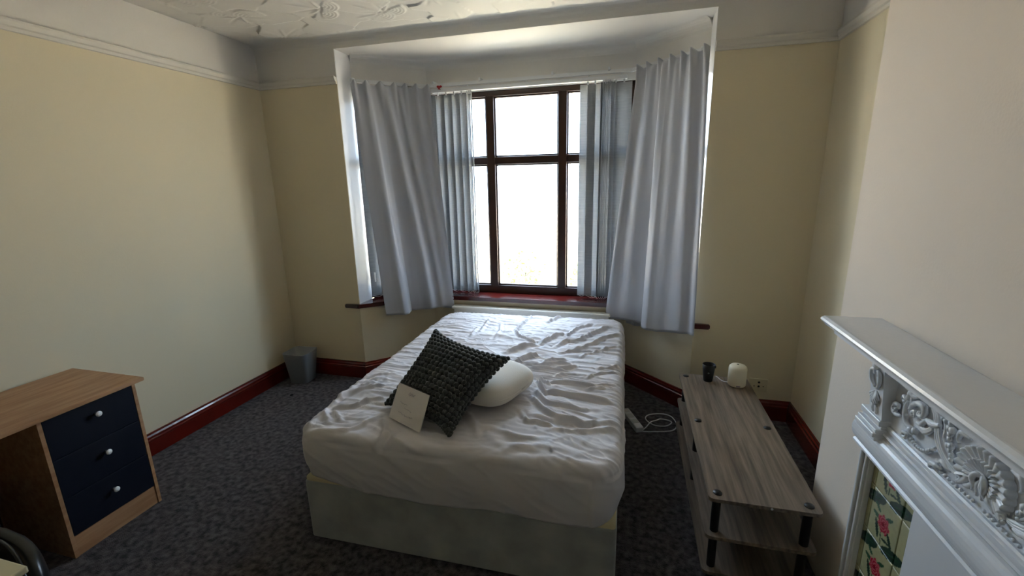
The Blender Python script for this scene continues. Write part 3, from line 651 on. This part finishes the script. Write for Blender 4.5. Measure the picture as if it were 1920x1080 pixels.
# ------------------------------------------------------------------ low shelf unit with things on it
su = thing('shelf_unit', (.545, 2.23, 0), 'low three tier shelf unit of grey washed boards with black posts', 'shelf unit')
SX0, SX1, SY0, SY1 = .338, .735, 1.640, 2.835
def board(z):
    r = .022; poly = []
    for cx, cy, s in ((SX1-r, SY0+r, -90), (SX1-r, SY1-r, 0), (SX0+r, SY1-r, 90), (SX0+r, SY0+r, 180)):
        for k in range(6): t = math.radians(s+18*k); poly.append((cx+r*math.cos(t), cy+r*math.sin(t)))
    o = prism('shelf', poly, z-.015, z, m_greywood, su); return o
for z in (.058, .228, .400): board(z)
for x in (SX0+.038, SX1-.038):
    for y in (1.680, 2.243, 2.798):
        lathe('cap', [(0, 0), (.0175, 0), (.0165, .003), (0, .004)], m_black, su, 20, (x, y, .400))
        for z0, z1 in ((.228, .386), (.058, .214), (0, .044)): lathe('post', [(0, z0-.001), (.0165, z0-.001), (.0165, z1), (0, z1)], m_black, su, 18, (x, y, 0), smooth=False)
mx = Matrix.Translation((.560, SY0-.0005, .3925)) @ Matrix.Rotation(math.radians(90), 4, 'X')
lathe('sticker', [(0, 0), (.005, 0), (.005, .0012), (0, .0016)], m_plastic, su, 14, mtx=mx)
cp = thing('cup', (.497, 2.755, .40), 'black tumbler cup with a pale emblem on the shelf unit', 'cup')
lathe('body', [(0, 0), (.025, 0), (.027, .003), (.0375, .108), (.036, .109), (.0345, .106), (.025, .006), (0, .006)], m_black, cp, 28, local=True)
mx = Matrix.Translation((-.0045, -.0335, .062)) @ Matrix.Rotation(math.radians(83), 4, 'X')
bm = bmesh.new(); a_ball(bm, (0, 0, 0), .006, (1, .8, .2), 2, None); bmesh.ops.transform(bm, matrix=mx, verts=bm.verts); from_bm('emblem', bm, M('pale_print', '#6d6f72', .6), cp, True, True)
box('spout', .022, .038, -.024, -.010, .092, .108, m_black, cp, .004, local=True)
sk_ = thing('smart_speaker', (.652, 2.722, .40), 'white cylindrical speaker with domed top on the shelf unit', 'speaker')
lathe('body', [(0, .004), (.046, .004), (.050, .010), (.050, .105), (.048, .120), (.041, .128), (.02, .131), (0, .1315)], m_spk, sk_, 40, local=True)
lathe('base_ring', [(0, 0), (.043, 0), (.045, .005), (0, .006)], m_black, sk_, 32, local=True)
lathe('top_button', [(0, .131), (.006, .131), (.005, .1328), (0, .1332)], m_dark, sk_, 14, (0, .008, 0), local=True)
box('badge', -.012, .010, -.0508, -.0485, .010, .018, M('purple_grey_print', '#8a7b88', .5), sk_, .0008, local=True)
tube('power_cable', smooth_path([(-.048, .012, .012), (-.066, .03, .006), (-.082, .06, .004), (-.09, .09, .0035), (-.10, .118, -.01), (-.10, .132, -.10), (-.10, .15, -.30)]), .0022, m_plastic, sk_, 8, local=True)
sc = thing('wall_socket', (.876, YB, .245), 'ivory wall socket with round pin holes above the skirting', 'socket')
box('faceplate', .820, .934, YB-.010, YB+.002, .201, .291, m_socket, sc, .004, 2)
for (x, z, r) in ((.880, .266, .008), (.880, .237, .0075), (.852, .238, .004), (.908, .238, .004)):
    mx = Matrix.Translation((x, YB-.0095, z)) @ Matrix.Rotation(math.radians(90), 4, 'X'); lathe('pin_hole', [(0, 0), (r, 0), (r*.9, .0012), (0, .0014)], m_dark, sc, 14, mtx=mx)
# extension lead on the carpet
xl = thing('extension_lead', (.06, 2.83, 0), 'white extension lead with coiled cable on the carpet beside the bed', 'extension lead')
a0, a1 = Vector((.012, 2.975, 0)), Vector((.112, 2.735, 0)); an = math.atan2((a1-a0).y, (a1-a0).x); Ln = (a1-a0).length
mx = Matrix.Translation(((a0+a1)/2)) @ Matrix.Rotation(an, 4, 'Z')
box('socket_strip', -Ln/2, Ln/2, -.026, .026, 0, .038, m_plastic, xl, .006, 3, mx)
for k in range(3): box('socket_plate', -.10+k*.075-.024, -.10+k*.075+.024, -.02, .02, .0365, .0395, M('grey_white_plastic', '#c9c9c6', .4) if k == 0 else bpy.data.materials['grey_white_plastic'], xl, .001, 1, mx)
pl = [(.108, 2.740, .012), (.125, 2.745, .006), (.198, 2.760, .005), (.318, 2.800, .005), (.352, 2.885, .005), (.325, 2.985, .005), (.255, 3.010, .005), (.17, 2.970, .005), (.155, 2.905, .006), (.205, 2.840, .008), (.280, 2.845, .007), (.322, 2.90, .006), (.30, 2.93, .005), (.25, 2.935, .005), (.225, 2.91, .006), (.185, 2.87, .010), (.15, 2.79, .010), (.125, 2.755, .008)]
tube('cable', smooth_path(pl, 8), .0038, m_plastic, xl)

# ------------------------------------------------------------------ fireplace surround
fs = thing('fireplace_surround', (XC, 1.07, 0), 'white painted fireplace surround with carved shell frieze on the chimney breast', 'fireplace')
FY0, FY1 = .60, 1.54
FX = .766
# mantel shelf: moulded edge swept round far end, front and near end
shp = [(0, 1.163), (.004, 1.162), (.010, 1.156), (.012, 1.149), (.008, 1.142), (.002, 1.139), (.001, 1.134), (-.008, 1.130), (-.016, 1.122), (-.024, 1.118), (-.03, 1.112), (-.10, 1.112), (-.10, 1.163)]
bm = bmesh.new(); a_sweep(bm, [(XC-.002, .503), (.642, .503), (.642, 1.637), (XC-.002, 1.637)][::-1], shp)
bm2 = bm; a_box(bm2, .66, XC-.001, .53, 1.61, 1.112, 1.1628)
from_bm('mantel_shelf', bm2, m_frost, fs)
box('frieze_panel', FX, XC-.001, FY0, FY1-.02, .84, 1.114, m_frost, fs)
bed_m = [(0, 1.114), (.05, 1.114), (.046, 1.104), (.03, 1.096), (.018, 1.084), (.012, 1.076), (0, 1.074)]
bm = bmesh.new(); a_sweep(bm, [(XC-.001, FY1-.02), (FX, FY1-.02), (FX, FY0), (XC-.001, FY0)], bed_m); from_bm('bed_moulding', bm, m_frost, fs)
def ledge(name, prof, x):
    bm = bmesh.new(); a_sweep(bm, [(XC-.001, FY1), (x, FY1), (x, FY0-.02), (XC-.001, FY0-.02)], prof); return from_bm(name, bm, m_frost, fs)
ledge('upper_bead', [(0, .893), (.006, .893), (.010, .888), (.010, .882), (.004, .878), (.004, .872), (.014, .868), (.016, .862), (.012, .856), (0, .854)], .766)
tor = [(0, .856)]+[(.010+.020*math.sin(t), .812+.040*math.cos(t)) for t in np.linspace(0, math.pi, 12)]+[(0, .770)]
ledge('lintel_torus', tor, .766)
ledge('lower_fillet', [(0, .776), (.020, .776), (.024, .770), (.024, .764), (.014, .760), (.014, .752), (.004, .748), (0, .748)], .766)
box('lintel_board', FX, XC-.001, FY0, FY1-.005, .748, .856, m_frost, fs)
for s in (0, 1):
    y0, y1 = (1.502, 1.535) if s == 0 else (FY0+.005, FY0+.038)
    jb = bmesh.new(); a_box(jb, FX+.004, XC-.001, y0, y1, 0, .752, .003); yo = y1 if s == 0 else y0
    a_box(jb, FX-.012, FX+.006, (yo-.012) if s == 0 else yo, yo if s == 0 else yo+.012, 0, .752, .004); a_box(jb, FX-.004, FX+.006, (yo-.026) if s == 0 else yo+.014, (yo-.015) if s == 0 else yo+.026, 0, .752, .003)
    from_bm('jamb', jb, m_frost, fs)
# corbels
def corbel(yc, mir):
    def yy(y): return y if mir == 1 else 2.14-y
    ya, yb = sorted((yy(1.428), yy(1.500)))
    bm = bmesh.new(); sec = [(FX, 1.108), (.722, 1.108), (.728, 1.06), (.738, .94), (.742, .906), (FX, .906)]
    a = [bm.verts.new((x, ya, z)) for x, z in sec]; b = [bm.verts.new((x, yb, z)) for x, z in sec]; n = len(sec); bm.faces.new(a); bm.faces.new(b[::-1])
    for i in range(n): bm.faces.new((a[i], b[i], b[(i+1) % n], a[(i+1) % n]))
    co = from_bm('corbel', bm, m_frost, fs)
    bm = bmesh.new(); ym = (ya+yb)/2
    def fx(z): return np.interp(z, [.906, .94, 1.06, 1.108], [.742, .738, .728, .722])
    for k in range(7):
        an = math.radians(-60+20*k); a_tube(bm, [(fx(.985), ym, .985), (fx(1.0)-.004, ym+.020*math.sin(an), .985+.028*math.cos(an)*-1), (fx(.965)-.003, ym+.027*math.sin(an), .985-.045*math.cos(an))], [.004, .005, .003], 6)
    for s in (-1, 1):
        a_tube(bm, smooth_path([(fx(1.0)-.002, ym+s*.004, .995), (fx(1.03)-.004, ym+s*.022, 1.015), (fx(1.05)-.005, ym+s*.024, 1.042), (fx(1.05)-.005, ym+s*.010, 1.050), (fx(1.04)-.004, ym+s*.010, 1.035)], 5), [.004, .006, .006, .005, .003], 7)
        a_tube(bm, [(fx(.94)-.002, ym+s*.004, .945), (fx(.92)-.003, ym+s*.012, .928), (fx(.915)-.002, ym+s*.007, .914)], [.004, .005, .003], 6)
        a_ball(bm, (fx(1.08)-.003, ym+s*.016, 1.082), .010, (.6, 1, 1.2), 1)
    a_ball(bm, (fx(1.07)-.004, ym, 1.068), .012, (.7, 1, 1.4), 2)
    from_bm('acanthus_carving', bm, m_frost, co, True)
    ca = bmesh.new(); ya2, yb2 = sorted((yy(1.424), yy(1.537)))
    for (x, z0, z1) in ((.736, .886, .906), (.742, .876, .887), (.730, .864, .877), (.724, .850, .865), (.730, .838, .851)): a_box(ca, x, FX+.01, ya2, yb2, z0, z1, .003)
    from_bm('capital', ca, m_frost, fs)
corbel(1.46, 1); corbel(.68, -1)
# carved frieze ornament traced on the frieze face; mirrored about the shell axis
PX = FX-.004
K = (1620, 660, 3.6)
def q(px, py, lift=0.): p = on_x(K[0]+px/K[2], K[1]+py/K[2], PX); return Vector((PX-lift, p.y, p.z))
def carve(fn, name):
    for mir in (0, 1):
        bm = bmesh.new(); fn(bm)
        if mir:
            for v in bm.verts: v.co.y = 2.13-v.co.y
        from_bm(name, bm, m_frost, fs, True)
def tubeq(bm, pts, rad, lift=.004, n=8): a_tube(bm, smooth_path([q(x, y, lift) for x, y in pts], 6), rad, n)
def scrolls(bm):
    tubeq(bm, [(262, 432), (240, 425), (215, 395), (225, 350), (245, 360), (245, 385)], [.003, .007, .008, .007, .006, .003])
    for (x, y) in ((218, 375), (236, 388), (228, 400)): a_ball(bm, q(x, y, .007), .0065, sub=1)
    tubeq(bm, [(268, 318), (285, 300), (300, 325), (285, 335), (275, 322)], [.003, .006, .006, .005, .003])
    tubeq(bm, [(300, 330), (335, 280), (352, 300), (385, 312)], [.005, .009, .008, .004]); tubeq(bm, [(330, 360), (345, 320), (352, 300)], [.004, .007, .004])
    tubeq(bm, [(312, 330), (296, 370), (290, 430), (298, 480), (325, 515), (350, 530)], [.004, .006, .007, .007, .006, .004])
    tubeq(bm, [(318, 385), (345, 360), (380, 350), (415, 370), (425, 405), (405, 440), (380, 425), (385, 400)], [.004, .007, .009, .009, .008, .006, .005, .003])
    tubeq(bm, [(345, 440), (335, 415), (355, 405), (360, 430), (350, 440)], [.004, .006, .006, .005, .003])
    a_ball(bm, q(335, 530, .006), .013, (.7, 1, 1), 2); a_ball(bm, q(358, 535, .005), .011, (.7, 1, 1), 2)
    tubeq(bm, [(305, 560), (280, 540), (270, 560), (290, 578), (298, 560)], [.004, .006, .006, .005, .003])
    tubeq(bm, [(370, 478), (400, 490), (440, 465), (490, 492), (530, 498)], [.004, .007, .006, .008, .005])
    for k, w_ in enumerate((0, 12, 24)): tubeq(bm, [(385, 495+w_*.6), (415, 525+w_*.7), (445, 530+w_*.6), (478, 505+w_)], [.003, .006, .006, .003])
def garland(bm):
    for (x, y, r) in ((338, 592, .0065), (350, 612, .0065), (364, 630, .0068), (380, 644, .007), (396, 656, .007), (412, 664, .0072), (430, 670, .007), (448, 670, .007), (466, 666, .0066), (484, 658, .006), (498, 650, .005)): a_ball(bm, q(x, y, .005), r, sub=1)
def reeds(bm):
    for k in range(3):
        w_ = k*13; tubeq(bm, [(468+w_, 375+w_*.5), (488+w_, 430+w_*.3), (493+w_, 500), (500+w_, 590), (530+w_, 690), (585+w_, 780), (640+w_*.6, 838)], [.003, .004, .0045, .005, .005, .0045, .003], .002)
    tubeq(bm, [(440, 455), (478, 495), (535, 503)], [.004, .007, .004], .006)
def festoon(bm):
    for (x, y, r) in ((555, 452, .007), (575, 470, .008), (612, 490, .009), (600, 515, .009), (622, 535, .011), (606, 560, .009), (600, 590, .008), (590, 632, .009), (610, 640, .010), (604, 670, .008), (612, 700, .008), (604, 730, .006)): a_ball(bm, q(x, y, .006), r, (.8, 1, 1), 1)
    tubeq(bm, [(545, 442), (568, 480), (572, 530), (560, 580), (575, 640), (598, 720)], [.003, .005, .006, .005, .005, .003])
    tubeq(bm, [(660, 620), (655, 580), (680, 545), (705, 560), (740, 590)], [.003, .006, .008, .007, .003])
def foot(bm):
    tubeq(bm, [(450, 775), (470, 752), (505, 770), (530, 790)], [.003, .008, .008, .004]); tubeq(bm, [(510, 748), (545, 740), (570, 775), (600, 810)], [.003, .007, .007, .003])
    for k in range(9): a_ball(bm, q(525+k*27, 812+k*24, .002), .0055, (.7, 1, 1), 1)
    tubeq(bm, [(640, 840), (660, 830), (675, 860), (650, 870), (642, 845)], [.003, .006, .006, .006, .003]); tubeq(bm, [(640, 880), (690, 870), (720, 830), (700, 770), (715, 750)], [.004, .007, .008, .007, .004])
    tubeq(bm, [(690, 900), (740, 905), (770, 870)], [.004, .008, .005])
carve(scrolls, 'scroll_carving'); carve(garland, 'bead_garland'); carve(reeds, 'reed_carving'); carve(festoon, 'fruit_festoon'); carve(foot, 'foliage_carving')
# scallop shell on the axis
SY, SZ = 1.065, .972
def shell():
    nr, nt = 34, 241; v = []
    for j in range(nt):
        t = math.radians(-118+236*j/(nt-1)); rib = abs(math.cos(12*math.radians(-118+236*j/(nt-1))))
        for i in range(nr):
            r = i/(nr-1); R_ = .074*(1+.04*rib)*r; tier = .010*(1 if r < .58 else 0)
            step = .012*r*(1-.25*r) + (.006*(r/.58) if r < .58 else .0) + .009*max(0, r-.58)
            edge = math.sqrt(max(0, 1-max(0, (r-.93)/.07)**2))
            h = (step+.0045*rib*min(1, r*3))*edge
            v.append((FX-.001-h*1.25, SY-R_*math.sin(t)*1.0, SZ+R_*math.cos(t)*.92+.0))
    return v, grid_faces(nt, nr)
v, f = shell(); from_pd('scallop_shell', v, f, m_frost, fs)
bm = bmesh.new()
for s in (-1, 1):
    a_tube(bm, smooth_path([(FX-.010, SY, SZ+.006), (FX-.016, SY+s*.012, SZ+.004), (FX-.016, SY+s*.018, SZ-.010), (FX-.012, SY+s*.014, SZ-.026), (FX-.008, SY+s*.024, SZ-.042)], 6), [.005, .007, .007, .006, .003], 9)
    a_tube(bm, smooth_path([(FX-.010, SY, SZ), (FX-.012, SY+s*.005, SZ-.018), (FX-.008, SY+s*.008, SZ-.045)], 6), [.004, .006, .003], 8)
for k in range(9): a_ball(bm, (FX-.016, SY-.012+.003*k, SZ+.010+.005*math.sin(k/8*math.pi)), .003, sub=1)
from_bm('ribbon_knot', bm, m_frost, fs, True)
# blanking board and side tiles
box('blanking_board', .772, .786, .875, 1.272, 0, .752, m_gloss, fs, .002)
box('tile_backing', .790, .7995, .636, 1.505, 0, .752, m_grout, fs)
def tile_color(y, z):
    """flat floral print; y metres across (left edge = 0), z metres"""
    base = np.array(lin('#a9a57c')); C = np.tile(base, (len(y), 1)); C *= (.92+.12*vnoise(y*90, z*90, 3))[:, None]
    g = np.array(lin('#1f3a2a')); g2 = np.array(lin('#33543a')); red = np.array(lin('#a02030')); pink = np.array(lin('#cf6d74')); P = .158
    zb = (z-.576+P/2) % P-P/2
    def ell(cy, cz, a, b, ang, zz=None):
        zz = zb if zz is None else zz; dy, dz = y-cy, zz-cz; c, s = math.cos(ang), math.sin(ang); return ((dy*c+dz*s)/a)**2+((-dy*s+dz*c)/b)**2
    def put(mask, col): C[mask] = col
    w_ = .004*(vnoise(y*60, z*60, 9)-.5)
    for k in (-1, 0, 1):
        zz = zb-k*P
        e = ell(.065+0*y, .050, .062, .019, math.radians(22), zz); put(e < 1+w_*60, g); put((e < .35) & (np.abs(zz-.050-(y-.065)*.4) < .0018), g2)
        e = ell(.190, .098, .060, .018, math.radians(20), zz); put(e < 1+w_*60, g); put((e < .35) & (np.abs(zz-.098-(y-.19)*.36) < .0018), g2)
        e = ell(.012, .0, .016, .062, math.radians(6), zz); put(e < 1+w_*60, g)
        e = ell(.252, .04, .012, .055, math.radians(-8), zz); put(e < 1+w_*60, g)
        for (cy, cz, a, b, an) in ((.090, .032, .020, .006, 150), (.088, .004, .020, .007, 175), (.100, -.035, .030, .008, -65), (.150, .030, .022, .006, 30), (.168, -.030, .024, .007, -50), (.150, -.045, .020, .004, 10), (.125, -.050, .022, .0025, -80)):
            put(ell(cy, cz, a, b, math.radians(an), zz) < 1, g2 if cz > 0 else g)
        dy, dz = y-.128, zz+.002; r = np.hypot(dy, dz*1.1); th = np.arctan2(dz, dy); R_ = .030+.004*np.cos(7*th)
        put(r < R_, red); put((r < R_) & (np.sin(r*620+3*th) > .35), pink*.75+red*.25); put(r < .007, red*.6)
    return C
def tile(y0, y1, z0, z1, yo, sgn, n=44):
    ny = max(8, int(n*(y1-y0)/.152)); ys = np.linspace(y0+.0008, y1-.0008, ny); zs = np.linspace(z0+.0008, z1-.0008, n); Yg, Zg = np.meshgrid(ys, zs, indexing='ij')
    ed = np.minimum.reduce([Yg-y0, y1-Yg, Zg-z0, z1-Zg]); Xg = .784+.002*np.exp(-ed/.0025)
    v = np.stack([Xg, Yg, Zg], -1).reshape(-1, 3); f = grid_faces(ny, n)
    # rim down to the backing
    o = from_pd('tile', v, f[:, ::-1], m_tile, fs)
    md = o.modifiers.new('thick', 'SOLIDIFY'); md.thickness = .006; md.offset = -1
    ca = o.data.color_attributes.new('print', 'FLOAT_COLOR', 'POINT'); col = tile_color((yo-v[:, 1])*sgn, v[:, 2]); rgba = np.concatenate([col, np.ones((len(col), 1))], 1).astype(np.float32); ca.data.foreach_set('color', rgba.ravel())
zr = [.0, .023, .181, .339, .497, .655, .752]
for r0, r1 in zip(zr, zr[1:]):
    for (y0, y1) in ((1.252, 1.327), (1.327, 1.479), (1.479, 1.503)): tile(y0, y1, r0, r1, 1.530, 1, 44 if r1-r0 > .1 else 28)
    for (y0, y1) in ((.640, .661), (.661, .813), (.813, .888)): tile(y0, y1, r0, r1, .610, -1, 24)
